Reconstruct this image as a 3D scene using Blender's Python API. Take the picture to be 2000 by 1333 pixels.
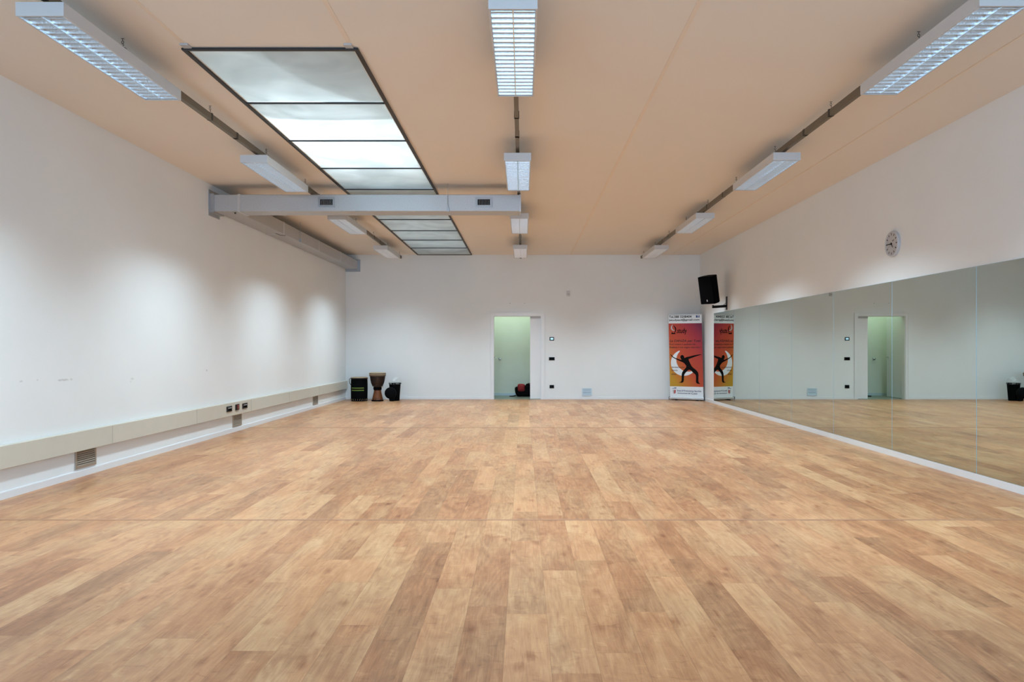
import bpy, bmesh, math, random
from mathutils import Vector, Matrix
random.seed(7)
for o in list(bpy.data.objects): bpy.data.objects.remove(o, do_unlink=True)
C = bpy.context.scene.collection
PI = math.pi

# ------------------------------------------------------------------ camera
FPX, VX, VY, EYE = 1400.0, 1022.0, 679.0, 1.28
cd = bpy.data.cameras.new('camera'); cam = bpy.data.objects.new('camera', cd); C.objects.link(cam)
cam.location = (0, 0, EYE); cam.rotation_euler = (PI/2, 0, 0)
cd.sensor_width = 36; cd.lens = 36*FPX/2000
cd.shift_x = -(VX-1000)/2000; cd.shift_y = (VY-666.5)/2000
cd.clip_end = 200
bpy.context.scene.camera = cam
# room numbers (metres)
XL, XR, YB, YF, ZC = -4.38, 4.356, 17.67, -2.6, 3.565
# ------------------------------------------------------------------ world, light, exposure
w = bpy.data.worlds.new('world'); bpy.context.scene.world = w; w.use_nodes = True
bg = w.node_tree.nodes['Background']; bg.inputs[0].default_value = (0.62, 0.80, 1.0, 1); bg.inputs[1].default_value = 1.5
vs = bpy.context.scene.view_settings
vs.view_transform = 'Standard'; vs.look = 'None'; vs.gamma = 1; vs.use_curve_mapping = False
vs.exposure = 0.07

def area(name, loc, rot, sx, sy, power, col, spread=180, parent=None):
    ld = bpy.data.lights.new(name, 'AREA'); ld.shape = 'RECTANGLE'; ld.size = sx; ld.size_y = sy
    ld.energy = power; ld.color = col; ld.spread = math.radians(spread)
    o = bpy.data.objects.new(name, ld); C.objects.link(o); o.location = loc; o.rotation_euler = rot
    if parent: o.parent = parent
    return o
WINCOL = (0.43, 0.71, 1.0)
# daylight entering by the three big windows of the wall behind the camera
for i, x in enumerate((-2.9, 0, 2.9)):
    area('window_daylight', (x, YF-0.35, 1.75), (PI/2, 0, 0), 2.3, 2.3, 160, WINCOL)
# daylight above the roof opening
SKY = area('roof_daylight', (-2.0, 7.9, 4.5), (0, 0, 0), 0.95, 2.5, 100, (0.80, 0.92, 1.0))
SKY2 = area('roof_daylight', (-1.92, 14.2, 4.55), (0, 0, 0), 1.05, 4.6, 12, (0.82, 0.95, 0.9))
LUMW, LUMCOL = 51, (0.68, 0.88, 1.0)

# ------------------------------------------------------------------ helpers
def new_mat(name):
    m = bpy.data.materials.new(name); m.use_nodes = True
    return m, m.node_tree, m.node_tree.nodes['Principled BSDF']
def N(nt, typ, **kw):
    n = nt.nodes.new(typ)
    for k, v in kw.items(): setattr(n, k, v)
    return n
def mat(name, col, rough=0.5, metal=0.0, noise=0.06, nscale=6.0, bump=0.0, bscale=40.0, spec=0.5, emit=None, estr=0, trans=0, alpha=1):
    m, nt, p = new_mat(name)
    tc = N(nt, 'ShaderNodeTexCoord')
    nz = N(nt, 'ShaderNodeTexNoise'); nz.inputs['Scale'].default_value = nscale; nz.inputs['Detail'].default_value = 4
    nt.links.new(tc.outputs['Object'], nz.inputs['Vector'])
    mx = N(nt, 'ShaderNodeMix', data_type='RGBA')
    mx.inputs['A'].default_value = (*[c*(1-noise) for c in col], 1)
    mx.inputs['B'].default_value = (*[min(1, c*(1+noise)) for c in col], 1)
    nt.links.new(nz.outputs['Fac'], mx.inputs['Factor'])
    nt.links.new(mx.outputs['Result'], p.inputs['Base Color'])
    p.inputs['Roughness'].default_value = rough; p.inputs['Metallic'].default_value = metal
    p.inputs['Specular IOR Level'].default_value = spec
    p.inputs['Transmission Weight'].default_value = trans
    p.inputs['Alpha'].default_value = alpha
    if emit:
        p.inputs['Emission Color'].default_value = (*emit, 1); p.inputs['Emission Strength'].default_value = estr
    if bump:
        nb = N(nt, 'ShaderNodeTexNoise'); nb.inputs['Scale'].default_value = bscale; nb.inputs['Detail'].default_value = 3
        nt.links.new(tc.outputs['Object'], nb.inputs['Vector'])
        bp = N(nt, 'ShaderNodeBump'); bp.inputs['Strength'].default_value = bump; bp.inputs['Distance'].default_value = 0.01
        nt.links.new(nb.outputs['Fac'], bp.inputs['Height']); nt.links.new(bp.outputs['Normal'], p.inputs['Normal'])
    return m

class MB:
    def __init__(s): s.bm = bmesh.new()
    def box(s, x0, x1, y0, y1, z0, z1, mi=0):
        v = [s.bm.verts.new((x, y, z)) for x in (x0, x1) for y in (y0, y1) for z in (z0, z1)]
        for f in ((0,1,3,2),(4,6,7,5),(0,4,5,1),(2,3,7,6),(0,2,6,4),(1,5,7,3)):
            fc = s.bm.faces.new([v[i] for i in f]); fc.material_index = mi
        return s
    def rbox(s, x0, x1, y0, y1, z0, z1, r=0.005, seg=2):
        t = bmesh.new(); m = MB.__new__(MB); m.bm = t; m.box(x0, x1, y0, y1, z0, z1)
        bmesh.ops.bevel(t, geom=list(t.edges), offset=r, segments=seg, profile=0.5, affect='EDGES')
        s.merge(t); return s
    def merge(s, t, M=None):
        if M is not None: bmesh.ops.transform(t, matrix=M, verts=t.verts)
        me = bpy.data.meshes.new('tmp'); t.to_mesh(me); t.free(); s.bm.from_mesh(me); bpy.data.meshes.remove(me)
    def tube(s, pts, r, n=8, cap=True):
        pts = [Vector(p) for p in pts]; rr = r if isinstance(r, (list, tuple)) else [r]*len(pts)
        rings = []; up = None
        for i, p in enumerate(pts):
            d = (pts[min(i+1, len(pts)-1)] - pts[max(i-1, 0)]).normalized()
            if up is None: up = Vector((0,0,1)) if abs(d.z) < 0.9 else Vector((1,0,0))
            a = d.cross(up).normalized(); b = a.cross(d).normalized(); up = b
            rings.append([s.bm.verts.new(p + (a*math.cos(2*PI*k/n) + b*math.sin(2*PI*k/n))*rr[i]) for k in range(n)])
        for i in range(len(rings)-1):
            for k in range(n):
                s.bm.faces.new((rings[i][k], rings[i][(k+1) % n], rings[i+1][(k+1) % n], rings[i+1][k]))
        if cap: s.bm.faces.new(rings[0][::-1]); s.bm.faces.new(rings[-1])
        return s
    def lathe(s, prof, n=32, cx=0, cy=0, cap=True):
        rings = [[s.bm.verts.new((cx + r*math.cos(2*PI*k/n), cy + r*math.sin(2*PI*k/n), z)) for k in range(n)] for r, z in prof]
        for i in range(len(rings)-1):
            for k in range(n):
                s.bm.faces.new((rings[i][k], rings[i][(k+1) % n], rings[i+1][(k+1) % n], rings[i+1][k]))
        if cap: s.bm.faces.new(rings[0][::-1]); s.bm.faces.new(rings[-1])
        return s
    def torus(s, c, axis, R, r, n=16, m=6, sy=1.0):
        c = Vector(c); a = Vector(axis).normalized(); u = a.orthogonal().normalized(); v = a.cross(u)
        if abs(a.z) < 0.5:
            v = Vector((0,0,1)); u = a.cross(v).normalized()
        rings = []
        for i in range(n):
            t = 2*PI*i/n; d = u*math.cos(t) + v*math.sin(t)*sy
            rings.append([s.bm.verts.new(c + d*R + (d*math.cos(2*PI*k/m) + a*math.sin(2*PI*k/m))*r) for k in range(m)])
        for i in range(n):
            for k in range(m):
                s.bm.faces.new((rings[i][k], rings[(i+1) % n][k], rings[(i+1) % n][(k+1) % m], rings[i][(k+1) % m]))
        return s
    def poly(s, pts3, mi=0):
        f = s.bm.faces.new([s.bm.verts.new(p) for p in pts3]); f.material_index = mi; return s
    def prism(s, pts2, y0, y1):     # outline in local x-z, extruded along y
        a = [s.bm.verts.new((x, y0, z)) for x, z in pts2]; b = [s.bm.verts.new((x, y1, z)) for x, z in pts2]
        n = len(a)
        s.bm.faces.new(a); s.bm.faces.new(b[::-1])
        for i in range(n): s.bm.faces.new((a[i], b[i], b[(i+1) % n], a[(i+1) % n]))
        return s
    def sphere(s, c, r, sc=(1,1,1), u=24, v=14):
        t = bmesh.new(); bmesh.ops.create_uvsphere(t, u_segments=u, v_segments=v, radius=r)
        s.merge(t, Matrix.Translation(c) @ Matrix.Diagonal((*sc, 1))); return s
    def build(s, name, m, parent=None, smooth=False, loc=None):
        bmesh.ops.recalc_face_normals(s.bm, faces=s.bm.faces)
        me = bpy.data.meshes.new(name); s.bm.to_mesh(me); s.bm.free()
        for x in (m if isinstance(m, (list, tuple)) else [m]): me.materials.append(x)
        if smooth:
            for p in me.polygons: p.use_smooth = True
            me.set_sharp_from_angle(angle=math.radians(35))
        o = bpy.data.objects.new(name, me); C.objects.link(o)
        if parent: o.parent = parent
        if loc: o.location = loc
        return o
def tag(o, label=None, cat=None, group=None, kind=None):
    if label: o['label'] = label
    if cat: o['category'] = cat
    if group: o['group'] = group
    if kind: o['kind'] = kind
    return o
def empty(name, loc, label, cat, group=None, rz=0):
    o = bpy.data.objects.new(name, None); C.objects.link(o); o.location = loc; o.rotation_euler = (0, 0, rz)
    o.empty_display_size = 0.1
    return tag(o, label, cat, group)
def struct(name, mb, m, parent=None):
    o = mb.build(name, m, parent)
    if parent is None: o['kind'] = 'structure'
    return o
def copy_tree(o, parent=None):
    c = o.copy(); C.objects.link(c); c.parent = parent
    for ch in list(o.children): copy_tree(ch, c)
    return c

# ------------------------------------------------------------------ materials
def wall_mat():
    m, nt, p = new_mat('painted_wall')
    tc = N(nt, 'ShaderNodeTexCoord')
    nz = N(nt, 'ShaderNodeTexNoise'); nz.inputs['Scale'].default_value = 1.3; nz.inputs['Detail'].default_value = 5
    nt.links.new(tc.outputs['Object'], nz.inputs['Vector'])
    cr = N(nt, 'ShaderNodeValToRGB'); e = cr.color_ramp.elements
    e[0].position = .3; e[0].color = (0.785, 0.80, 0.805, 1); e[1].position = .7; e[1].color = (0.81, 0.825, 0.83, 1)
    nt.links.new(nz.outputs['Fac'], cr.inputs['Fac'])
    last = cr.outputs['Color']
    # scuffs on the left wall: small worn patches
    n2 = N(nt, 'ShaderNodeTexNoise'); n2.inputs['Scale'].default_value = 22; n2.inputs['Detail'].default_value = 3
    nt.links.new(tc.outputs['Object'], n2.inputs['Vector'])
    for (y, z, sy, sz, k) in ((6.25, .985, .018, .007, .35), (6.46, .985, .012, .007, .3), (6.84, .97, .10, .011, .4), (8.03, .93, .03, .011, .25), (9.92, .96, .02, .012, .45), (8.0, .9, .012, .008, .2)):
        vm = N(nt, 'ShaderNodeVectorMath', operation='SUBTRACT'); vm.inputs[1].default_value = (XL, y, z)
        nt.links.new(tc.outputs['Object'], vm.inputs[0])
        vd = N(nt, 'ShaderNodeVectorMath', operation='DIVIDE'); vd.inputs[1].default_value = (0.05, sy, sz)
        nt.links.new(vm.outputs[0], vd.inputs[0])
        ln = N(nt, 'ShaderNodeVectorMath', operation='LENGTH'); nt.links.new(vd.outputs[0], ln.inputs[0])
        ad = N(nt, 'ShaderNodeMath', operation='MULTIPLY_ADD'); ad.inputs[1].default_value = 3.0
        nt.links.new(n2.outputs['Fac'], ad.inputs[0]); nt.links.new(ln.outputs['Value'], ad.inputs[2])
        mr = N(nt, 'ShaderNodeMapRange'); mr.inputs['From Min'].default_value = 2.1; mr.inputs['From Max'].default_value = 2.6
        mr.inputs['To Min'].default_value = k; mr.inputs['To Max'].default_value = 0
        nt.links.new(ad.outputs[0], mr.inputs['Value'])
        mx = N(nt, 'ShaderNodeMix', data_type='RGBA'); nt.links.new(mr.outputs[0], mx.inputs['Factor'])
        nt.links.new(last, mx.inputs['A']); mx.inputs['B'].default_value = (0.36, 0.34, 0.33, 1)
        last = mx.outputs['Result']
    nt.links.new(last, p.inputs['Base Color']); p.inputs['Roughness'].default_value = 0.75
    p.inputs['Specular IOR Level'].default_value = 0.25
    return m
M = {}
M['wall'] = wall_mat()
M['ceiling'] = mat('ceiling_paint', (0.79, 0.715, 0.635), 0.8, noise=0.02, nscale=1.2, spec=0.2)
M['seam'] = mat('ceiling_joint_filler', (0.79, 0.67, 0.55), 0.8, noise=0.05)
M['skirt'] = mat('skirting_white', (0.78, 0.78, 0.79), 0.45, noise=0.02)
M['door'] = mat('door_white', (0.78, 0.78, 0.79), 0.4, noise=0.02)
M['hallwall'] = mat('hall_paint', (0.74, 0.78, 0.72), 0.7, noise=0.03)
M['halltile'] = mat('hall_tile', (0.22, 0.25, 0.22), 0.35, noise=0.15, nscale=3)
M['trunk'] = mat('trunking_ivory', (0.60, 0.565, 0.485), 0.45, noise=0.03)
M['joint'] = mat('trunking_joint', (0.40, 0.39, 0.35), 0.6, noise=0.05)
M['black'] = mat('black_plastic', (0.004, 0.004, 0.005), 0.4, noise=0.1, spec=0.2)
M['blackm'] = mat('black_matt', (0.002, 0.002, 0.0025), 0.8, noise=0.1, spec=0.06)
M['grey'] = mat('grey_plastic', (0.45, 0.45, 0.46), 0.5, noise=0.05)
M['sensor'] = mat('sensor_white', (0.62, 0.60, 0.60), 0.4, noise=0.03)
M['red'] = mat('red_plastic', (0.20, 0.02, 0.015), 0.4, noise=0.1)
M['ventm'] = mat('vent_aluminium', (0.42, 0.37, 0.31), 0.45, metal=0.55, noise=0.06)
M['ventb'] = mat('vent_grey_paint', (0.55, 0.66, 0.75), 0.45, metal=0.1, noise=0.04)
M['ventin'] = mat('vent_inside', (0.08, 0.065, 0.05), 0.9, noise=0.1)
M['lumw'] = mat('luminaire_enamel', (0.58, 0.58, 0.59), 0.4, noise=0.02)
M['louvre'] = mat('louvre_aluminium', (0.75, 0.82, 0.87), 0.16, metal=1.0, noise=0.03)
M['blade'] = mat('louvre_blade_aluminium', (0.66, 0.68, 0.70), 0.37, metal=1.0, noise=0.12, nscale=60, bump=0.22, bscale=90)
M['filmg'] = mat('loose_film', (0.70, 0.70, 0.72), 0.6, noise=0.03, alpha=0.5)
M['tube'] = mat('fluorescent_tube', (0.9, 0.93, 0.95), 0.3, noise=0.01, emit=(0.72, 0.90, 1.0), estr=2.6)
M['track'] = mat('track_bronze', (0.16, 0.135, 0.10), 0.45, metal=0.4, noise=0.15)
M['dark'] = mat('dark_metal', (0.03, 0.028, 0.026), 0.45, metal=0.4, noise=0.15)
M['frame'] = mat('skylight_frame', (0.025, 0.024, 0.026), 0.5, metal=0.3, noise=0.1)
M['shaft'] = mat('shaft_white', (0.8, 0.8, 0.8), 0.8, noise=0.02)
M['roof'] = mat('roof_slab', (0.5, 0.5, 0.5), 0.9)
def duct_mat():
    m, nt, p = new_mat('aluminised_duct')
    tc = N(nt, 'ShaderNodeTexCoord'); vo = N(nt, 'ShaderNodeTexNoise'); vo.inputs['Scale'].default_value = 90; vo.inputs['Detail'].default_value = 4
    nt.links.new(tc.outputs['Object'], vo.inputs['Vector'])
    cr = N(nt, 'ShaderNodeValToRGB'); e = cr.color_ramp.elements
    e[0].position = .25; e[0].color = (0.44, 0.44, 0.45, 1); e[1].position = .8; e[1].color = (0.58, 0.58, 0.59, 1)
    nt.links.new(vo.outputs['Fac'], cr.inputs['Fac']); nt.links.new(cr.outputs['Color'], p.inputs['Base Color'])
    p.inputs['Metallic'].default_value = 0.72; p.inputs['Roughness'].default_value = 0.48
    bp = N(nt, 'ShaderNodeBump'); bp.inputs['Strength'].default_value = 0.12; bp.inputs['Distance'].default_value = 0.003
    nt.links.new(vo.outputs['Fac'], bp.inputs['Height']); nt.links.new(bp.outputs['Normal'], p.inputs['Normal'])
    return m
M['duct'] = duct_mat()
M['flange'] = mat('duct_flange', (0.42, 0.44, 0.47), 0.35, metal=0.8, noise=0.1)
M['tape'] = mat('duct_tape', (0.62, 0.63, 0.65), 0.3, metal=0.7, noise=0.08)
def pane_mat():
    m, nt, p = new_mat('frosted_pane')
    out = nt.nodes['Material Output']
    tr = N(nt, 'ShaderNodeBsdfTranslucent'); df = N(nt, 'ShaderNodeBsdfDiffuse')
    tc = N(nt, 'ShaderNodeTexCoord'); nz = N(nt, 'ShaderNodeTexNoise'); nz.inputs['Scale'].default_value = 1.5; nz.inputs['Distortion'].default_value = 1.5
    nt.links.new(tc.outputs['Object'], nz.inputs['Vector'])
    cr = N(nt, 'ShaderNodeValToRGB'); e = cr.color_ramp.elements
    e[0].position = .35; e[0].color = (0.62, 0.66, 0.66, 1); e[1].position = .65; e[1].color = (0.74, 0.78, 0.78, 1)
    nt.links.new(nz.outputs['Fac'], cr.inputs['Fac'])
    nt.links.new(cr.outputs['Color'], tr.inputs['Color']); nt.links.new(cr.outputs['Color'], df.inputs['Color'])
    ms = N(nt, 'ShaderNodeMixShader'); ms.inputs[0].default_value = 0.55
    nt.links.new(df.outputs[0], ms.inputs[1]); nt.links.new(tr.outputs[0], ms.inputs[2])
    nt.links.new(ms.outputs[0], out.inputs['Surface'])
    return m
M['pane'] = pane_mat()
def mirror_mat():
    m, nt, p = new_mat('silvered_mirror')
    out = nt.nodes['Material Output']; g = N(nt, 'ShaderNodeBsdfGlossy'); g.inputs['Roughness'].default_value = 0.0
    g.inputs['Color'].default_value = (0.65, 0.71, 0.66, 1)
    nt.links.new(g.outputs[0], out.inputs['Surface']); return m
M['mirror'] = mirror_mat()
M['glassedge'] = mat('mirror_edge', (0.30, 0.50, 0.60), 0.25, noise=0.03)  # light blue painted in for the reflections along the bevelled edges
M['glass'] = mat('window_glass', (0.9, 0.95, 1.0), 0.02, noise=0.01, trans=1.0)
M['skin'] = mat('drum_skin', (0.36, 0.27, 0.17), 0.6, noise=0.12, nscale=25)
M['wood'] = mat('djembe_wood', (0.028, 0.010, 0.005), 0.4, noise=0.35, nscale=18)
M['woodl'] = mat('djembe_foot_wood', (0.15, 0.045, 0.012), 0.4, noise=0.35, nscale=14)
M['rope'] = mat('drum_rope', (0.02, 0.011, 0.008), 0.8, noise=0.2)
M['chrome'] = mat('chrome', (0.5, 0.5, 0.52), 0.25, metal=1.0, noise=0.02)
M['alu'] = mat('brushed_aluminium', (0.60, 0.62, 0.64), 0.35, metal=0.7, noise=0.05)
M['green'] = mat('stripe_green', (0.07, 0.22, 0.04), 0.6, noise=0.15)
M['yellow'] = mat('stripe_yellow', (0.34, 0.36, 0.06), 0.6, noise=0.15)
M['bagred'] = mat('backpack_red', (0.28, 0.01, 0.012), 0.7, noise=0.2, bump=0.3)
M['bagblk'] = mat('backpack_black', (0.003, 0.003, 0.0035), 0.8, noise=0.2, bump=0.3, spec=0.08)
M['film'] = mat('plastic_film', (0.85, 0.9, 0.92), 0.25, noise=0.02, trans=0.0, alpha=0.2)
M['white'] = mat('print_white', (0.74, 0.77, 0.80), 0.5, noise=0.01)
M['ink'] = mat('print_black', (0.003, 0.002, 0.002), 0.6, noise=0.05, spec=0.1)
M['darkred'] = mat('print_dark_red', (0.03, 0.003, 0.003), 0.6, noise=0.05)
M['blue'] = mat('print_blue', (0.02, 0.07, 0.25), 0.5, noise=0.03)
M['navy'] = mat('print_navy', (0.03, 0.05, 0.16), 0.5, noise=0.03)
M['grn'] = mat('print_green', (0.10, 0.30, 0.15), 0.5, noise=0.03)
M['prred'] = mat('print_red', (0.45, 0.05, 0.05), 0.5, noise=0.03)
M['prgrey'] = mat('print_grey', (0.45, 0.42, 0.42), 0.5, noise=0.03)
M['screen'] = mat('thermostat_screen', (0.2, 0.3, 0.35), 0.2, noise=0.02, emit=(0.45, 0.8, 1.0), estr=0.9)
M['clock'] = mat('clock_face', (0.50, 0.50, 0.52), 0.4, noise=0.02)
M['lamp'] = mat('hall_lamp_glow', (0.9, 0.95, 0.85), 0.4, noise=0.01, emit=(0.85, 1.0, 0.78), estr=2.5)

# ------------------------------------------------------------------ FLOOR (planks)
PW, PLN, X0 = 0.192, 1.297, -0.0804
SEAMS = [5.31, 11.41]
OV = [ # column, y0, y1, tone  (tone 0 dark .. 1 light), read off the laid floor
 (5,3.03,4.33,.08),(5,4.33,5.31,.18),(9,2.70,4.0,.10),(10,1.94,3.24,.12),(12,3.53,4.83,.10),(14,3.2,4.47,.22),(13,3.12,4.41,.80),
 (4,2.7,4.0,.78),(3,2.17,3.47,.70),(3,3.47,4.77,.30),(6,2.59,3.89,.85),(1,2.81,4.11,.92),(1,4.11,5.31,.42),(0,2.14,3.44,.92),(0,3.44,4.74,.5),
 (-1,4.86,5.31,.85),(2,3.0,4.3,.62),(7,4.40,5.31,.85),(10,4.53,5.31,.9),(8,4.90,5.31,.15),(11,4.2,5.31,.75),(9,4.0,5.31,.6),(6,3.89,5.1,.5),
 (4,5.31,5.95,.2),(2,5.31,6.44,.18),(1,6.75,8.03,.3),(4,5.95,7.25,.85),(4,7.25,8.5,.9),(0,5.58,6.87,.92),(4,8.6,9.79,.2),(6,6.8,8.1,.2),
 (7,5.31,6.5,.2),(9,5.31,6.4,.2),(14,5.31,6.4,.15),(18,5.31,6.3,.12),(12,5.31,6.5,.65),(3,5.31,6.6,.5),(5,5.31,6.4,.6),(8,5.31,6.5,.6),
 (-3,3.41,4.70,.08),(-3,2.1,3.41,.12),(-1,2.24,3.54,.15),(-6,1.7,3.02,.2),(-6,3.02,4.32,.92),(-12,3.18,4.49,.02),(-14,3.04,4.34,.06),(-10,3.03,4.33,.92),
 (-8,1.85,3.15,.85),(-16,5.78,7.08,.12),(-12,5.31,5.6,.15),(-19,5.31,5.7,.12),(-8,7.1,8.4,.2),(-3,6.27,7.5,.2),(-2,6.45,7.7,.9),(-6,7.3,8.4,.25),
 (-2,5.31,6.2,.25),(-6,5.31,5.9,.2),(-8,5.31,6.2,.22),(-6,4.32,5.31,.4),(-4,3.3,4.6,.72),(-4,2.0,3.3,.45),(-5,2.6,3.9,.68),(-5,3.9,5.2,.85),
 (-2,2.5,3.8,.7),(-2,3.8,5.1,.55),(-1,3.54,4.86,.30),(-7,2.6,3.9,.6),(-9,2.75,4.05,.55),(-11,2.6,3.9,.75),(-11,3.9,5.2,.6),(-13,2.8,4.1,.85),(-13,4.1,5.31,.8),
 (-10,4.33,5.31,.7),(-7,3.9,5.2,.8),(-9,4.05,5.31,.8),(7,3.1,4.4,.42),(8,2.3,3.6,.75),(8,3.6,4.9,.35),(7,1.8,3.1,.7),(11,2.9,4.2,.8)]
def section_of(y):
    return sum(1 for s in SEAMS if y >= s)
def lay_column(k, s0, s1):
    rnd = random.Random(k*131 + int(s0*10) + 5)
    segs = sorted([(max(a, s0), min(b, s1), t) for kk, a, b, t in OV if kk == k and min(b, s1) - max(a, s0) > .02])
    out = []; cur = s0
    def tone():
        r = rnd.random()
        return rnd.uniform(.1,.28) if r < .16 else (rnd.uniform(.78,.95) if r < .36 else rnd.uniform(.38,.68))
    def fill(a, b, from_end):
        if b - a < 1e-3: return
        L = []
        if from_end:
            e = b
            while e - a > 1e-3:
                st = max(a, e-PLN); L.append((st, e, tone())); e = st
        else:
            st = a; first = rnd.uniform(.25, 1)*PLN
            while b - st > 1e-3:
                en = min(b, st + first); L.append((st, en, tone())); st = en; first = PLN
        out.extend(L)
    for a, b, t in segs:
        if a < cur: a = cur
        if b - a < .02: continue
        fill(cur, a, True); out.append((a, b, t)); cur = b
    if cur > s0:
        st = cur
        while s1 - st > 1e-3:
            en = min(s1, st+PLN); out.append((st, en, tone())); st = en
    else: fill(s0, s1, False)
    return out
verts, faces, uvs, cols = [], [], [], []
secs = [YF] + SEAMS + [YB]
for k in range(-24, 25):
    xa, xb = max(X0 + k*PW, XL), min(X0 + (k+1)*PW, XR)
    if xb - xa < 0.005: continue
    for si in range(3):
        for (a, b, t) in lay_column(k, secs[si], secs[si+1]):
            i = len(verts); verts += [(xa, a, 0), (xb, a, 0), (xb, b, 0), (xa, b, 0)]; faces.append((i, i+1, i+2, i+3))
            ua, ub = (xa-X0-k*PW)/PW, (xb-X0-k*PW)/PW
            uvs += [(ua, 0), (ub, 0), (ub, b-a), (ua, b-a)]
            sd = random.random(); sd2 = random.random()
            cols += [(t, sd, sd2, b-a)]*4
me = bpy.data.meshes.new('floor'); me.from_pydata(verts, [], faces)
uvl = me.uv_layers.new(name='plank'); ca = me.color_attributes.new(name='tone', type='FLOAT_COLOR', domain='CORNER')
me.uv_layers['plank'].data.foreach_set('uv', [c for u in uvs for c in u])
me.color_attributes['tone'].data.foreach_set('color', [c for u in cols for c in u])
def floor_mat():
    m, nt, p = new_mat('oak_laminate'); L = nt.links.new
    at = N(nt, 'ShaderNodeAttribute', attribute_name='tone'); sp = N(nt, 'ShaderNodeSeparateColor'); L(at.outputs['Color'], sp.inputs[0])
    uv = N(nt, 'ShaderNodeUVMap', uv_map='plank'); su = N(nt, 'ShaderNodeSeparateXYZ'); L(uv.outputs[0], su.inputs[0])
    tc = N(nt, 'ShaderNodeTexCoord')
    sc = N(nt, 'ShaderNodeVectorMath', operation='MULTIPLY_ADD'); L(tc.outputs['Object'], sc.inputs[0]); sc.inputs[1].default_value = (1, 1, 1)
    cb = N(nt, 'ShaderNodeCombineXYZ')
    for i, o_ in enumerate(('Green', 'Blue')):
        mm = N(nt, 'ShaderNodeMath', operation='MULTIPLY'); mm.inputs[1].default_value = 37.0; L(sp.outputs[o_], mm.inputs[0]); L(mm.outputs[0], cb.inputs[i])
    L(cb.outputs[0], sc.inputs[2])
    def noise(scale, stretch, detail=4, dist=0.0, rough=.5):
        v = N(nt, 'ShaderNodeVectorMath', operation='MULTIPLY'); L(sc.outputs[0], v.inputs[0]); v.inputs[1].default_value = (1, stretch, 1)
        n = N(nt, 'ShaderNodeTexNoise'); n.inputs['Scale'].default_value = scale; n.inputs['Detail'].default_value = detail
        n.inputs['Distortion'].default_value = dist; n.inputs['Roughness'].default_value = rough; L(v.outputs[0], n.inputs['Vector']); return n.outputs['Fac']
    def mad(a, k, b):
        n = N(nt, 'ShaderNodeMath', operation='MULTIPLY_ADD'); L(a, n.inputs[0]); n.inputs[1].default_value = k
        if isinstance(b, (int, float)): n.inputs[2].default_value = b
        else: L(b, n.inputs[2])
        return n.outputs[0]
    broad = noise(6, .30, 4, 1.2, .6)        # cloudy figure inside a board
    grain = noise(230, .028, 4, .4, .6)   # fine pores along the board
    mid = noise(34, .07, 5, 1.5, .6)
    t = mad(sp.outputs['Red'], .38, -.255)
    t = mad(broad, .85, t); t = mad(mid, .55, t); t = mad(grain, .55, t)
    # growth-ring figure: contour lines of a stretched noise, and short curls across the board near knots
    fig = noise(3.2, .22, 2, .5, .45)
    sn = N(nt, 'ShaderNodeMath', operation='SINE'); fm = mad(fig, 95.0, 0.0); L(fm, sn.inputs[0])
    t = mad(sn.outputs[0], .045, t)
    curl = noise(9, 1.6, 3, 2.0, .5)
    cm = N(nt, 'ShaderNodeMapRange'); cm.inputs['From Min'].default_value = .60; cm.inputs['From Max'].default_value = .74; L(curl, cm.inputs['Value'])
    t = mad(cm.outputs[0], .16, t)
    cm2 = N(nt, 'ShaderNodeMapRange'); cm2.inputs['From Min'].default_value = .40; cm2.inputs['From Max'].default_value = .28; L(curl, cm2.inputs['Value'])
    t = mad(cm2.outputs[0], -.16, t)
    t = mad(t, 1.0, -.40)
    cr = N(nt, 'ShaderNodeValToRGB'); e = cr.color_ramp.elements
    e[0].position = 0.0; e[0].color = FLOORC[0]; e[1].position = 1.0; e[1].color = FLOORC[3]
    a = e.new(.35); a.color = FLOORC[1]; b = e.new(.62); b.color = FLOORC[2]
    L(t, cr.inputs['Fac'])
    # reddish / yellowish drift
    hue = noise(2.3, .35, 2)
    mh = N(nt, 'ShaderNodeMix', data_type='RGBA', blend_type='MULTIPLY'); mh.inputs['B'].default_value = (1.0, .89, .85, 1)
    hr = N(nt, 'ShaderNodeMapRange'); hr.inputs['From Min'].default_value = .40; hr.inputs['From Max'].default_value = .56; L(hue, hr.inputs['Value'])
    L(hr.outputs[0], mh.inputs['Factor']); L(cr.outputs['Color'], mh.inputs['A'])
    # knots
    v = N(nt, 'ShaderNodeVectorMath', operation='MULTIPLY'); L(sc.outputs[0], v.inputs[0]); v.inputs[1].default_value = (1, .55, 1)
    vo = N(nt, 'ShaderNodeTexVoronoi', voronoi_dimensions='2D'); vo.inputs['Scale'].default_value = 3.1; L(v.outputs[0], vo.inputs['Vector'])
    kn = N(nt, 'ShaderNodeMapRange'); kn.inputs['From Min'].default_value = .02; kn.inputs['From Max'].default_value = .11; kn.inputs['To Min'].default_value = .75; kn.inputs['To Max'].default_value = 0
    dn = mad(mid, .12, vo.outputs['Distance']); dn = mad(dn, 1, -.05); L(dn, kn.inputs['Value'])
    mk = N(nt, 'ShaderNodeMix', data_type='RGBA', blend_type='MULTIPLY'); L(kn.outputs[0], mk.inputs['Factor']); L(mh.outputs['Result'], mk.inputs['A']); mk.inputs['B'].default_value = (.62, .48, .42, 1)
    # grooves between boards
    def edge(val, lo, hi):
        a1 = N(nt, 'ShaderNodeMath', operation='LESS_THAN'); L(val, a1.inputs[0]); a1.inputs[1].default_value = lo
        return a1.outputs[0]
    e1 = edge(su.outputs['X'], .009, 0); x2 = mad(su.outputs['X'], -1, 1.0); e2 = edge(x2, .009, 0)
    e3 = edge(su.outputs['Y'], .0018, 0)
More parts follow.
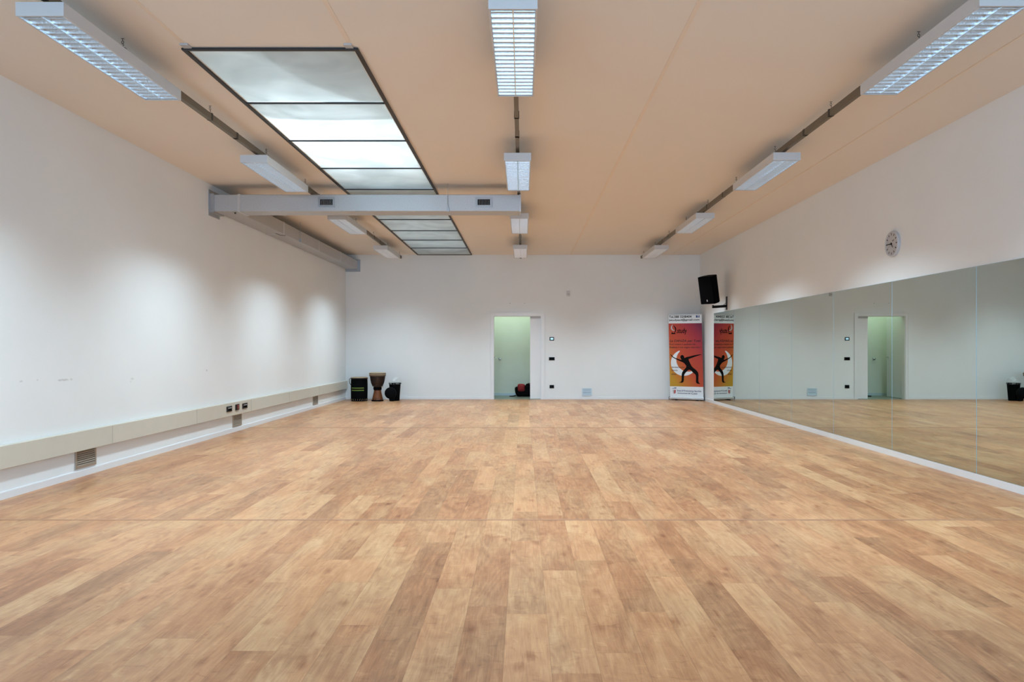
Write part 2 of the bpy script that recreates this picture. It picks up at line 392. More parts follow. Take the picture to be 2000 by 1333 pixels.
    mxn = N(nt, 'ShaderNodeMath', operation='MAXIMUM'); L(e1, mxn.inputs[0]); L(e2, mxn.inputs[1])
    mx2 = N(nt, 'ShaderNodeMath', operation='MAXIMUM'); L(mxn.outputs[0], mx2.inputs[0]); L(e3, mx2.inputs[1])
    ml = N(nt, 'ShaderNodeMath', operation='MULTIPLY'); L(mx2.outputs[0], ml.inputs[0]); ml.inputs[1].default_value = .30
    mg = N(nt, 'ShaderNodeMix', data_type='RGBA', blend_type='MULTIPLY'); L(ml.outputs[0], mg.inputs['Factor']); L(mk.outputs['Result'], mg.inputs['A']); mg.inputs['B'].default_value = (.35, .28, .25, 1)
    L(mg.outputs['Result'], p.inputs['Base Color'])
    rr = N(nt, 'ShaderNodeMapRange'); rr.inputs['To Min'].default_value = .30; rr.inputs['To Max'].default_value = .44; L(grain, rr.inputs['Value']); L(rr.outputs[0], p.inputs['Roughness'])
    p.inputs['Specular IOR Level'].default_value = .38
    bp = N(nt, 'ShaderNodeBump'); bp.inputs['Strength'].default_value = .06; bp.inputs['Distance'].default_value = .003; L(grain, bp.inputs['Height']); L(bp.outputs['Normal'], p.inputs['Normal'])
    return m
FLOORC = [(0.20, 0.090, 0.042, 1), (0.36, 0.175, 0.082, 1), (0.495, 0.270, 0.132, 1), (0.65, 0.405, 0.21, 1)]
me.materials.append(floor_mat())
fl = bpy.data.objects.new('floor', me); C.objects.link(fl); fl['kind'] = 'structure'
M['strip'] = mat('expansion_strip', (0.40, 0.22, 0.13), 0.4, noise=0.2, nscale=4)
for i, s in enumerate(SEAMS):
    struct('trim_%d' % (i+1), MB().box(XL, XR, s-.008, s+.008, 0.0, 0.0035), M['strip'])

# ------------------------------------------------------------------ WALLS, CEILING
T = 0.15
struct('wall_left', MB().box(XL-T, XL, YF-T, YB+T, -.05, ZC+.1), M['wall'])
struct('wall_right', MB().box(XR, XR+T, YF-T, YB+T, -.05, ZC+.1), M['wall'])
DX0, DX1, DZ = -0.732, 0.442, 2.055
struct('wall_back', MB().box(XL, DX0-.0, YB, YB+T, -.05, ZC+.1).box(DX1, XR, YB, YB+T, -.05, ZC+.1).box(DX0, DX1, YB, YB+T, DZ, ZC+.1), M['wall'])
mb = MB(); xs = [XL, -4.05, -1.75, -1.15, 1.15, 1.75, 4.05, XR]
for i in range(0, 8, 2): mb.box(xs[i], xs[i+1], YF-T, YF, -.05, ZC+.1)
for i in (1, 3, 5): mb.box(xs[i], xs[i+1], YF-T, YF, -.05, .6).box(xs[i], xs[i+1], YF-T, YF, 2.9, ZC+.1)
struct('wall_front', mb, M['wall'])
for n_, i in enumerate((1, 3, 5)):
    a, b = xs[i], xs[i+1]
    fr = struct('window_%d' % (n_+2), MB().box(a, a+.06, YF-.1, YF-.03, .6, 2.9).box(b-.06, b, YF-.1, YF-.03, .6, 2.9).box(a+.06, b-.06, YF-.1, YF-.03, .6, .66).box(a+.06, b-.06, YF-.1, YF-.03, 2.84, 2.9).box((a+b)/2-.03, (a+b)/2+.03, YF-.1, YF-.03, .66, 2.84), M['dark'])
# ceiling with the long roof-light opening
SX0, SX1, SY0, SY1 = -2.56, -1.30, 5.51, 17.54
struct('ceiling', MB().box(XL, SX0, YF, YB, ZC, ZC+.12).box(SX1, XR, YF, YB, ZC, ZC+.12).box(SX0, SX1, YF, SY0, ZC, ZC+.12).box(SX0, SX1, SY1, YB, ZC, ZC+.12), M['ceiling'])
mb = MB()
for x, y0, y1, wd in ((1.165, YF, YB, .016), (3.65, YF, YB, .010), (-2.55, YF, 5.36, .014), (-1.306, YF, 5.36, .016)):
    mb.box(x-wd, x+wd, y0, y1, ZC-.004, ZC)
struct('trim_3', mb, M['seam'])
# unseen shaft added above the roof light to shape its daylight
struct('trim_4', MB().box(SX0-.05, SX0, SY0, SY1, ZC+.12, 4.6).box(SX1, SX1+.05, SY0, SY1, ZC+.12, 4.6).box(SX0, SX1, SY0-.05, SY0, ZC+.12, 4.6).box(SX0, SX1, SY1, SY1+.05, ZC+.12, 4.6)
       .box(SX0-.05, SX1+.05, SY0-.05, 6.6, 4.6, 4.65).box(SX0-.05, SX1+.05, 9.4, 11.7, 4.6, 4.65).box(SX0-.05, SX1+.05, 16.6, SY1+.05, 4.6, 4.65).box(SX0, SX1, 10.25, 10.3, ZC+.12, 4.6), M['shaft'])
# roof light: frame and frosted panes just under the ceiling
w1 = bpy.data.objects.new('window_1', None); C.objects.link(w1); w1.location = (-1.9, 5.45, 3.545); w1['kind'] = 'structure'
tag(w1, 'long dark framed ceiling roof light with frosted panes left of the middle lamps')
FX0, FX1, FY0, FY1, FZ = -2.60, -1.257, 5.45, 17.60, 3.545
ox, oy = -1.9, 5.45
mb = MB()
mb.box(FX0-ox, FX0+.03-ox, FY0-oy, FY1-oy, 0, .015).box(FX1-.03-ox, FX1-ox, FY0-oy, FY1-oy, 0, .015).box(FX0+.03-ox, FX1-.03-ox, 0, .03, 0, .015).box(FX0+.03-ox, FX1-.03-ox, FY1-.03-oy, FY1-oy, 0, .015)
mb.build('frame', M['frame'], w1)
MB().box(SX0-.02-ox, SX0-ox, .06, FY1-.06-oy, .015, .0195).box(SX1-ox, SX1+.02-ox, .06, FY1-.06-oy, .015, .0195).box(SX0-.02-ox, SX1+.02-ox, .04, .06, .015, .0195).box(SX0-.02-ox, SX1+.02-ox, FY1-.06-oy, FY1-.04-oy, .015, .0195).build('light_seal', M['ceiling'], w1)  # opaque lip added to stop shaft light leaking past the frame
step = (FY1-FY0)/10
for i in range(10):
    a, b = i*step + (.035 if i == 0 else .012), (i+1)*step - .012
    # slightly sagging sheet
    m_ = MB(); nx, ny = (44, 26) if i < 2 else (8, 6); g = []
    for jx in range(nx+1):
        r_ = []
        for jy in range(ny+1):
            u_, v_ = jx/nx, jy/ny
            z = .016 - .009*math.sin(PI*u_)*math.sin(PI*v_) + .003*math.sin(7*u_+i)*math.sin(PI*v_)
            if i < 2:
                uc = (.42+.10*v_+.30*v_*v_) if i == 0 else (.35+.6*v_); z -= .006*math.exp(-((u_-uc)/.03)**2)*(1 if i == 0 else .4)*min(1, 8*v_*(1-v_))
            r_.append(m_.bm.verts.new((FX0+.03-ox + u_*(FX1-FX0-.06), a+v_*(b-a), z)))
        g.append(r_)
    for jx in range(nx):
        for jy in range(ny): m_.bm.faces.new((g[jx][jy], g[jx+1][jy], g[jx+1][jy+1], g[jx][jy+1]))
    ext = bmesh.ops.extrude_face_region(m_.bm, geom=list(m_.bm.faces))
    bmesh.ops.translate(m_.bm, vec=(0, 0, .004), verts=[q for q in ext['geom'] if isinstance(q, bmesh.types.BMVert)])
    m_.build('pane', M['pane'], w1, smooth=True)
    if i: MB().box(FX0+.03-ox, FX1-.03-ox, i*step-.008, i*step+.008, 0, .015).build('glazing_bar', M['frame'], w1)
uw = lambda u: FX0+.05-ox + u*(FX1-FX0-.10)
fp = [(uw(.42+.10*v+.30*v*v), .05+v*(step-.07)) for v in [k/12 for k in range(13)]]
m_ = MB(); pv = [(x, y, .032) for x, y in fp] + [(uw(1), fp[-1][1], .032), (uw(1), .05, .032)]
m_.poly(pv); m_.build('loose_film', M['filmg'], w1)
m_ = MB().poly([(uw(0), step+.03, .03), (uw(1), step+.03, .03), (uw(1), step*1.42, .03), (uw(0), step*1.40, .03)]).build('loose_film', M['filmg'], w1)
for x in (-2.55, -1.32): MB().box(x-ox-.03, x-ox+.03, -.07, -.002, .008, .0195).build('fixing_bracket', M['grey'], w1)

# skirting boards
def skirt(name, mb): return struct(name, mb, M['skirt'])
skirt('baseboard_left', MB().box(XL, XL+.012, YF, YB, 0, .06).box(XL, XL+.008, YF, YB, .06, .066))
skirt('baseboard_back', MB().box(XL+.012, -.808, YB-.012, YB, 0, .055).box(.53, XR-.012, YB-.012, YB, 0, .055))
skirt('baseboard_right', MB().box(XR-.022, XR, YF, YB, 0, .068))

# ------------------------------------------------------------------ DOORWAY AND HALL
HY = 19.06
struct('wall_hall', MB().box(-2.6, 2.2, HY, HY+.1, 0, 2.7).box(-2.7, -2.6, YB+T, HY, 0, 2.7).box(2.2, 2.3, YB+T, HY, 0, 2.7), M['hallwall'])
struct('floor_hall', MB().box(-2.6, 2.2, YB+T, HY, -.04, 0).box(DX0, DX1, YB, YB+T, -.04, 0), M['halltile'])
struct('ceiling_hall', MB().box(-2.7, 2.3, YB+T, HY+.1, 2.7, 2.75), M['hallwall'])
struct('baseboard_hall', MB().box(-2.6, 2.2, HY-.012, HY, 0, .065), M['ventb'])
# door 1: casing, sliding leaf
dcase = MB().box(-.808, -.732, YB-.018, YB, 0, 2.13).box(.442, .53, YB-.018, YB, 0, 2.13).box(-.732, .442, YB-.018, YB, 2.055, 2.13)
dcase.box(-.808, -.79, YB-.026, YB-.018, 0, 2.14).box(.512, .53, YB-.026, YB-.018, 0, 2.14).box(-.79, .512, YB-.026, YB-.018, 2.122, 2.14)
dcase.box(-.7315, -.720, YB, YB+T, 0, 2.0545).box(.43, .4415, YB, YB+T, 0, 2.0545).box(-.72, .43, YB, YB+T, 2.045, 2.0545)
d1 = struct('door_1', dcase, M['door'])
sl = MB().box(.17, .43, YB+.05, YB+.09, .008, 2.0).build('sliding_leaf', M['door'], d1)
MB().box(.17, .43, YB+.03, YB+.11, 2.0, 2.045).build('door_track', M['grey'], d1)
# open hall door leaf seen in the mirror
d2 = struct('door_2', MB().rbox(-.80, -.757, YB+T+.01, YB+T+.80, .008, 2.05, .003), M['door'])
hm = MB(); 
for s_, x_ in ((1, -.757), (-1, -.80)):
    hm.tube([(x_, YB+T+.73, 1.02), (x_+s_*.045, YB+T+.73, 1.02), (x_+s_*.05, YB+T+.715, 1.02), (x_+s_*.05, YB+T+.61, 1.02)], .009, 8)
    hm.tube([(x_, YB+T+.73, 1.02), (x_+s_*.008, YB+T+.73, 1.02)], .025, 12)
hm.build('door_handle', M['chrome'], d2, smooth=True)
# round knob on the hall wall
kn = MB().lathe([(0, 0), (.034, 0), (.034, .008), (.014, .012), (.014, .035), (.028, .045), (.03, .06), (.018, .072), (0, .074)], 20, cap=False).build('coat_knob', M['chrome'], None, smooth=True, loc=(-.625, HY, .975))
kn.rotation_euler = (PI/2, 0, 0); tag(kn, 'round chrome knob on the green lit hall wall behind the doorway', 'knob')
hl = empty('ceiling_lamp', (-1.0, 18.45, 2.62), 'plain round lamp on the hall ceiling left of the doorway', 'lamp')
MB().lathe([(.0, 0), (.15, 0), (.17, .03), (.17, .08), (0, .08)], 24, cap=False).build('lamp_shade', M['lamp'], hl, smooth=True)
area('hall_light', (-.35, 18.42, 2.6), (0, 0, 0), 2.0, .5, 13, (0.76, 1.0, 0.74), 180)

# backpack on the hall floor
bp_ = empty('backpack', (.03, 18.72, 0), 'black and red backpack slumped on the hall floor in the open doorway', 'backpack')
def blob(c, sc, seed=1, amp=.05, r=1.0, u=32, v=20):
    m_ = MB(); m_.sphere((0, 0, 0), 1.0, (1, 1, 1), u, v)
    rn = random.Random(seed); ph = [rn.uniform(0, 6) for _ in range(6)]
    for q in m_.bm.verts:
        p_ = q.co.copy(); e = .55
        q.co = Vector([math.copysign(abs(t)**e, t) for t in p_])*.93
        k = 1 + amp*(math.sin(4*p_.x+ph[0])*math.sin(5*p_.z+ph[1]) + .6*math.sin(9*p_.y+ph[2]+3*p_.x))
        q.co = Vector((c[0]+q.co.x*sc[0]*k, c[1]+q.co.y*sc[1]*k, max(.0, c[2]+q.co.z*sc[2]*k)))
    return m_
blob((0, 0, .14), (.26, .17, .15), 3, .06).build('bag_body', M['bagblk'], bp_, smooth=True)
blob((-.08, -.10, .235), (.105, .09, .105), 5, .05).build('front_pocket', M['bagred'], bp_, smooth=True)
blob((.13, .0, .27), (.11, .10, .065), 8, .08).build('top_flap', M['bagblk'], bp_, smooth=True)
MB().tube([(-.22, -.08, .03), (-.28, -.1, .015), (-.36, -.11, .012), (-.39, -.09, .012)], [.015, .013, .012, .01], 8).build('strap', M['bagblk'], bp_, smooth=True)
MB().tube([(.06, -.03, .3), (.1, -.06, .345), (.16, -.06, .345), (.2, -.03, .3)], .009, 8).build('carry_loop', M['bagblk'], bp_, smooth=True)

# ------------------------------------------------------------------ MIRRORS
edges = [0.53, 2.12, 3.71, 5.29, 6.866, 8.44, 10.03, 11.60, 13.18, 14.78, 16.34]
MXF = 4.342
place = ['fifth nearest to the camera', 'x']
mlabels = {16: 'farthest tall wall mirror panel reflecting the orange roll-up banner',
 14: 'narrow looking mirror panel second from the far end of the mirror row', 13: 'mirror panel third from the far end of the mirror row',
 11: 'mirror panel fourth from the far end, reflecting the blank wall right of the socket column',
 10: 'mirror panel reflecting the switch plates and the dark half of the doorway', 8: 'tall mirror panel under the round wall clock',
 6: 'tall mirror panel at the right edge of the photo reflecting the drums'}
names = ['mirror panel outside the frame nearest the window wall', 'mirror panel outside the frame, second from the window wall', 'tall wall mirror panel nearest to the camera, at the near end of the mirror row',
 'tall mirror panel cut by the right edge of the photo, reflecting the waste bin', 'tall mirror panel reflecting the open hall door leaf, under the wall clock',
 'tall mirror panel holding the left part of the doorway reflection and both switch plates', 'mirror panel reflecting the back wall vent grille',
 'narrow looking plain mirror panel just left of the vent grille reflection', 'narrow looking plain mirror panel next to the one with the banner reflection', 'farthest mirror panel, reflecting the orange roll-up banner']
for i in range(len(edges)-1):
    if i < 2: continue
    a, b = edges[i]+.0015, edges[i+1]-.0015
    r = empty('mirror_panel', (MXF, (a+b)/2, .069), names[i], 'mirror', 'tall mirror panels along the right wall')
    h = 1.99; y0, y1 = a-(a+b)/2, b-(a+b)/2
    m_ = MB()
    m_.poly([(0, y0+.003, .003), (0, y1-.003, .003), (0, y1-.003, h-.003), (0, y0+.003, h-.003)])
    m_.poly([(.006, y0, 0), (0, y0+.003, .003), (0, y0+.003, h-.003), (.006, y0, h)], 1)
    m_.poly([(0, y1-.003, .003), (.006, y1, 0), (.006, y1, h), (0, y1-.003, h-.003)], 1)
    m_.poly([(.006, y0, 0), (.006, y1, 0), (0, y1-.003, .003), (0, y0+.003, .003)])
    m_.poly([(.006, y0, h), (0, y0+.003, h-.003), (0, y1-.003, h-.003), (.006, y1, h)], 1)
    m_.build('mirror_glass', [M['mirror'], M['glassedge']], r)
    MB().box(.006, .0125, y0, y1, 0, h).build('backing', M['glassedge'], r)

# ------------------------------------------------------------------ LEFT WALL TRUNKING, VENTS, SOCKETS
TR = empty('cable_trunking', (XL, 7.5, .265), 'long ivory plastic cable trunking running along the left wall above the skirting', 'trunking')
jy = [YF+.02, 1.6, 3.6, 5.55, 7.55, 9.5, 11.4, 13.25, 15.2, YB-.02]
for i in range(len(jy)-1):
    MB().rbox(.0005, .055, jy[i]-7.5+.001, jy[i+1]-7.5-.001, 0, .195, .004).build('cover', M['trunk'], TR)
for y in jy[1:-1]: MB().box(.0008, .0556, y-7.5-.0025, y-7.5+.0025, .004, .191).build('joint', M['joint'], TR)
def plate(name, loc, w_, h_, label, cat, face, kind, group=None):   # face 'x' faces +x (left wall), 'y' faces -y (back wall)
    o = empty(name, loc, label, cat, group, rz=(PI/2 if face == 'x' else 0))
    MB().rbox(-w_/2, w_/2, -.012, 0, -h_/2, h_/2, .004, 2).build('plate', M['black'], o)
    if kind == 'shutter':
        MB().box(-w_*.32, w_*.36, -.0135, -.012, h_*.1, h_*.24).build('label_strip', M['grey'], o)
        MB().rbox(-w_*.34, w_*.34, -.014, -.012, -h_*.32, h_*.06, .0008).build('socket_insert', M['blackm'], o)
    if kind == 'red':
        MB().rbox(-w_*.19, w_*.22, -.02, -.012, -h_*.36, h_*.36, .002).build('red_rocker', M['red'], o)
    if kind == 'screen':
        MB().rbox(-w_*.3, w_*.32, -.0135, -.012, -h_*.26, h_*.27, .0005).build('display', M['screen'], o)
    if kind == 'switch':
        for k in (-1, 0, 1): MB().rbox(k*w_*.22-w_*.1, k*w_*.22+w_*.1, -.016, -.012, -h_*.3, h_*.3, .001).build('rocker', M['blackm'], o)
    if kind == 'socket':
        for k in (-1, 1): MB().rbox(k*w_*.17-w_*.13, k*w_*.17+w_*.13, -.0145, -.012, -h_*.3, h_*.3, .001).build('socket_insert', M['blackm'], o)
    return o
plate('power_socket', (XL+.0552, 10.535, .374), .18, .082, 'black socket plate on the ivory trunking left of the red switch', 'socket', 'x', 'shutter', 'black plates on the trunking')
plate('wall_switch', (XL+.0552, 10.83, .378), .135, .088, 'black switch plate with a red rocker on the ivory trunking', 'switch', 'x', 'red')
plate('power_socket', (XL+.0552, 11.125, .374), .185, .082, 'black socket plate on the ivory trunking right of the red switch', 'socket', 'x', 'shutter', 'black plates on the trunking')
bx = lambda x: (x-VX)/79.23
bz = lambda y: EYE+(VY-y)/79.23
plate('thermostat', (bx(1077.7), YB, bz(662.3)), .112, .083, 'small black thermostat with a lit pale blue display right of the doorway', 'thermostat', 'y', 'screen')
plate('wall_switch', (bx(1077.7), YB, bz(701.2)), .141, .078, 'wide black switch plate on the back wall, midway between thermostat and socket', 'switch', 'y', 'switch')
plate('power_socket', (bx(1077.7), YB, bz(755.6)), .112, .080, 'black socket plate low on the back wall right of the doorway', 'socket', 'y', 'socket')
def vent(loc, w_, h_, label, face, mm, nsl, ang=.5):
    o = empty('vent_grille', loc, label, 'vent', 'wall ventilation grilles', rz=(PI/2 if face == 'x' else 0))
    b = .022
    MB().box(-w_/2, w_/2, -.012, 0, 0, b).box(-w_/2, w_/2, -.012, 0, h_-b, h_).box(-w_/2, -w_/2+b, -.012, 0, b, h_-b).box(w_/2-b, w_/2, -.012, 0, b, h_-b).build('frame', mm, o)
    MB().box(-w_/2+b, w_/2-b, -.0015, -.0005, b, h_-b).build('opening', M['ventin'], o)
    m_ = MB(); hh = (h_-2*b)/nsl
    for k in range(nsl):
        z = b + k*hh
        m_.poly([(-w_/2+b, -.011, z+.001), (w_/2-b, -.011, z+.001), (w_/2-b, -.011, z+hh*.30), (-w_/2+b, -.011, z+hh*.30)])
        m_.poly([(-w_/2+b, -.011, z+hh*.30), (w_/2-b, -.011, z+hh*.30), (w_/2-b, -.003, z+hh*.75), (-w_/2+b, -.003, z+hh*.75)])
    m_.build('louvre_slats', mm, o); return o
vent((XL, 7.165, .085), .34, .19, 'square metal vent grille under the trunking, nearest of the left wall row', 'x', M['ventm'], 7)
vent((XL, 10.96, .075), .34, .19, 'metal vent grille under the black sockets of the left wall trunking', 'x', M['ventm'], 7)
vent((XL, 15.08, .075), .36, .19, 'small metal vent grille on the left wall closest to the drums', 'x', M['ventm'], 7)
vent((bx(1146.2), YB, .086), .24, .187, 'pale grey vent grille low on the back wall right of the doorway', 'y', M['ventb'], 5)
s_ = empty('motion_sensor', (bx(1110), YB, bz(579)), 'small white motion sensor high on the back wall right of the doorway', 'sensor')
MB().rbox(-.038, .038, -.045, 0, 0, .125, .014, 3).build('housing', M['sensor'], s_, smooth=True)
MB().sphere((0, -.04, .045), .024, (1, .5, 1), 16, 10).build('lens', M['grey'], s_, smooth=True)
for x_, lab in ((996, 'dark screw hole above the doorway, left of the pair'), (1024.5, 'dark screw hole above the doorway, right of the pair')):
    o = MB().lathe([(0, 0), (.011, 0), (.009, .004), (0, .004)], 12, cap=False).build('wall_plug', M['grey'], None, loc=(bx(x_), YB, bz(592.5))); o.rotation_euler = (PI/2, 0, 0)
    tag(o, lab, 'wall plug', 'wall plugs above the door')

# ------------------------------------------------------------------ CLOCK
ck = empty('wall_clock', (XR, 8.42, 2.497), 'round wall clock with pale face hanging above the mirrors', 'clock', rz=-PI/2)
# local: -y faces the room after rz=-90 -> -x ; local x runs toward the back
R_ = .150
m_ = MB().lathe([(.0, 0), (R_, 0), (R_, .026), (R_-.006, .036), (R_-.012, .036), (R_-.014, .031), (0, .031)], 48, cap=False)
bmesh.ops.rotate(m_.bm, cent=(0, 0, 0), matrix=Matrix.Rotation(PI/2, 3, 'X'), verts=m_.bm.verts)
m_.build('clock_case', M['clock'], ck, smooth=True)
for k in range(12):
    m_ = MB(); a = k*PI/6; c, s = math.cos(a), math.sin(a); ww = .007; r0, r1 = .098, .125
    pts = [(-ww, r1), (ww, r1), (ww*.6, r0), (-ww*.6, r0)]
    m_.poly([(px*c+pz*s, -.0318, -px*s+pz*c) for px, pz in pts])
    m_.build('hour_mark', M['ink'], ck)
def hand(name, ang, ln, wd, yy):
    c, s = math.cos(ang), math.sin(ang); m_ = MB()
    pts = [(-wd, -.02), (wd, -.02), (wd*.7, ln), (-wd*.7, ln)]
    m_.poly([(px*c+pz*s, yy, -px*s+pz*c) for px, pz in pts]); m_.build(name, M['ink'], ck)
# seen from the room, +local x is to the viewer's right when facing the wall? room viewer faces +x, right hand is -y = +local x
hand('hour_hand', math.radians(146), .055, .0075, -.0335); hand('minute_hand', math.radians(270), .105, .0055, -.0345); hand('second_hand', math.radians(238), .095, .0015, -.0352)
m_ = MB().lathe([(0, .031), (.010, .031), (.010, .0385), (0, .0385)], 16, cap=False); bmesh.ops.rotate(m_.bm, cent=(0, 0, 0), matrix=Matrix.Rotation(PI/2, 3, 'X'), verts=m_.bm.verts); m_.build('hub', M['ink'], ck)
MB().poly([(.022, -.0318, .030), (.060, -.0318, .036), (.060, -.0318, .043), (.022, -.0318, .037)]).poly([(.028, -.0318, .018), (.04, -.0318, .03), (.036, -.0318, .036), (.024, -.0318, .022)]).build('maker_mark', M['ink'], ck)

# ------------------------------------------------------------------ LUMINAIRES
LW, LL, LH, LZ = .295, 1.505, .085, 1.28+2.03
def make_lum():
    r = empty('louvre_luminaire', (0, 0, 0), 'x', 'ceiling lamp')
    t_ = .0015; hw = LW/2
    m_ = MB().box(-hw, hw, 0, LL, LH-.004, LH).box(-hw, -hw+.012, 0, LL, 0, LH-.004).box(hw-.012, hw, 0, LL, 0, LH-.004).box(-hw+.012, hw-.012, 0, .012, 0, LH-.004).box(-hw+.012, hw-.012, LL-.012, LL, 0, LH-.004)
    m_.build('housing', M['lumw'], r)
    # specular louvre: two rows of cells, wedge shaped cross blades, side and centre reflectors
    m_ = MB(); nb = 20; pit = (LL-.08)/nb; hh = .048
    def wedge_y(xa, xb, y, wt=.022, wb=.0008):
        n = 3; prof = [(wb + (wt-wb)*(k/n)**1.3, .002 + hh*k/n) for k in range(n+1)]
        for sg in (-1, 1):
            for k in range(n):
                m_.poly([(xa, y+sg*prof[k][0], prof[k][1]), (xb, y+sg*prof[k][0], prof[k][1]), (xb, y+sg*prof[k+1][0], prof[k+1][1]), (xa, y+sg*prof[k+1][0], prof[k+1][1])])
        m_.poly([(xa, y-wb, .002), (xb, y-wb, .002), (xb, y+wb, .002), (xa, y+wb, .002)])
        m_.poly([(xa, y-wt, .002+hh), (xb, y-wt, .002+hh), (xb, y+wt, .002+hh), (xa, y+wt, .002+hh)])
    for k in range(nb+1):
        y = .040 + k*pit
        wedge_y(-hw+.014, -.004, y); wedge_y(.004, hw-.014, y)
    m_.build('cross_blades', M['blade'], r); m_ = MB()
    n = 4
    for (x0, dx, sg) in ((-hw+.013, .030, 1), (hw-.013, .030, -1), (0.003, .030, 1), (-.003, .030, -1)):
        pr = [(x0 + sg*dx*(k/n)**2, .001 + (hh+.006)*k/n) for k in range(n+1)]
        for k in range(n):
            m_.poly([(pr[k][0], .014, pr[k][1]), (pr[k][0], LL-.014, pr[k][1]), (pr[k+1][0], LL-.014, pr[k+1][1]), (pr[k+1][0], .014, pr[k+1][1])])
    m_.poly([(-.003, .014, .001), (.003, .014, .001), (.003, LL-.014, .001), (-.003, LL-.014, .001)])
    m_.build('louvre', M['louvre'], r)
    for x in (-.068, .068): MB().tube([(x, .02, .066), (x, LL-.02, .066)], .012, 10).build('fluorescent_tube', M['tube'], r, smooth=True)
    for y in (.10, LL-.10):
        MB().tube([(0, y, LH), (0, y, LH+.012), (.008, y, LH+.02), (0, y, LH+.026), (0, y, LH+.0325)], .0025, 6).build('suspension_hook', M['dark'], r)
    a = area('tube_light', (0, LL/2, -.004), (0, 0, 0), LW-.04, LL-.06, LUMW, LUMCOL, 118, r)
    return r
lum0 = make_lum(); first = True
side = {0: 'left', 1: 'middle', 2: 'right'}
words = {0: ['nearest lamp of the left track, in the photo top left corner', 'left track lamp in front of the cross duct', 'left track lamp just behind the cross duct', 'last left track lamp by the back wall'],
 1: ['nearest lamp of the middle row, cut by the top edge', 'middle row lamp above the right end of the duct', 'middle row lamp hanging just behind the duct end', 'smallest middle row lamp, last before the back wall'],
 2: ['nearest lamp of the right track at the top right corner', 'second lamp along the right track from the camera', 'third lamp along the right track from the camera', 'last right track lamp by the corner above the speaker']}
rows = {0: ([4.386, 7.866, 11.37, 14.85], -2.96), 1: ([4.296, 7.786, 11.29, 14.77], -.062), 2: ([4.259, 7.765, 11.25, 14.80], 2.858)}
for k in rows:
    ys, x = rows[k]
    for j, y in enumerate(ys):
        o = lum0 if first else copy_tree(lum0); first = False
        o.location = (x, y, LZ)
        tag(o, 'white louvred lamp, ' + words[k][j], 'ceiling lamp', 'suspended louvre lamps in three rows')
# tracks
def make_track(k):
    x = rows[k][1]; y0, y1 = YF+.4, 17.3
    t_ = empty('lighting_track', (x, 7.0, 3.428), {0: 'thin bronze lighting track hung from the ceiling on the left', 1: 'thin bronze lighting track along the middle of the ceiling', 2: 'thin bronze lighting track hung from the ceiling on the right'}[k], 'lighting track', 'lighting tracks on the ceiling')
    MB().box(-.02, .02, y0-7, y1-7, 0, .004).box(-.02, -.016, y0-7, y1-7, .004, .06).box(.016, .02, y0-7, y1-7, .004, .06).box(-.016, .016, y0-7, y1-7, .056, .06).build('rail', M['track'], t_)
    MB().box(-.024, .024, y1-7-.03, y1-7+.02, .0, .064).build('end_cap', M['dark'], t_)
    ph = {0: 5.296, 1: 5.24, 2: 5.18}[k]
    for n_ in range(-4, 9):
        y = ph + 1.478*n_
        if y > y1-.1 or y < y0: continue
        m_ = MB().tube([(0, y-7, .06), (0, y-7, .078), (.008, y-7, .086), (0, y-7, .098)], .0022, 6)
        m_.torus((0, y-7, .108), (0, 1, 0), .0085, .002, 12, 5, 1.3).tube([(0, y-7, .119), (0, y-7, .137)], .002, 6).tube([(-.012, y-7, .1345), (.012, y-7, .1345)], .002, 6)
        m_.build('ceiling_hook', M['dark'], t_)
        MB().box(-.024, .024, y-7-.014, y-7+.014, .0, .066).build('clip', M['dark'], t_)
    for n_ in range(-2, 9):
        y = ph + .6 + 1.478*n_
        if y < y1-.1: MB().box(-.0225, .0225, y-7-.02, y-7+.02, .0, .062).build('joint_sleeve', M['dark'], t_)
for k in range(3): make_track(k)

# ------------------------------------------------------------------ DUCTS
DZ0, DZ1 = 3.180, 3.414
cdt = empty('air_duct', (-2.2, 10.0, DZ0), 'long silver rectangular air duct crossing the room under the ceiling', 'air duct')
MB().rbox(XL+.06+2.2, -.036+2.2, 0, .32, 0, DZ1-DZ0, .006, 1).build('duct_body', M['duct'], cdt)
MB().box(XL+2.2, XL+2.2+.012, -.03, .318, -.06, .30).box(XL+2.2+.012, XL+2.2+.07, -.012, .33, -.012, DZ1-DZ0+.012).build('wall_flange', M['flange'], cdt)
MB().box(-3.985+2.2, -3.945+2.2, -.006, .326, -.006, DZ1-DZ0+.006).build('joint_band', M['tape'], cdt)
MB().box(-.052+2.2, -.033+2.2, -.004, .324, -.004, DZ1-DZ0+.004).build('end_cap', M['tape'], cdt)
for x in (-2.744, -.55):
    w_, h_ = .235, .142; z0 = .055
    gr = MB().box(x+2.2-w_/2, x+2.2+w_/2, -.014, 0, z0, z0+.03).box(x+2.2-w_/2, x+2.2+w_/2, -.014, 0, z0+h_-.03, z0+h_).box(x+2.2-w_/2, x+2.2-w_/2+.032, -.014, 0, z0+.03, z0+h_-.03).box(x+2.2+w_/2-.032, x+2.2+w_/2, -.014, 0, z0+.03, z0+h_-.03).build('outlet_frame', M['flange'], cdt)
    MB().box(x+2.2-w_/2+.032, x+2.2+w_/2-.032, -.003, -.001, z0+.03, z0+h_-.03).build('opening', M['blackm'], gr)
    m_ = MB()
    for k in range(1, 9):
        xx = x+2.2-w_/2+.032 + k*(w_-.064)/9; m_.box(xx-.0015, xx+.0015, -.012, -.003, z0+.03, z0+h_-.03)
    m_.build('vanes', M['grey'], gr)
def hanger(parent, x, y, ztop, zb):
    m_ = MB().tube([(x, y, zb), (x, y, ztop)], .004, 6); m_.box(x-.018, x+.018, y-.01, y+.012, zb-.005, zb+.05)
    m_.build('hanger_rod', M['flange'], parent)
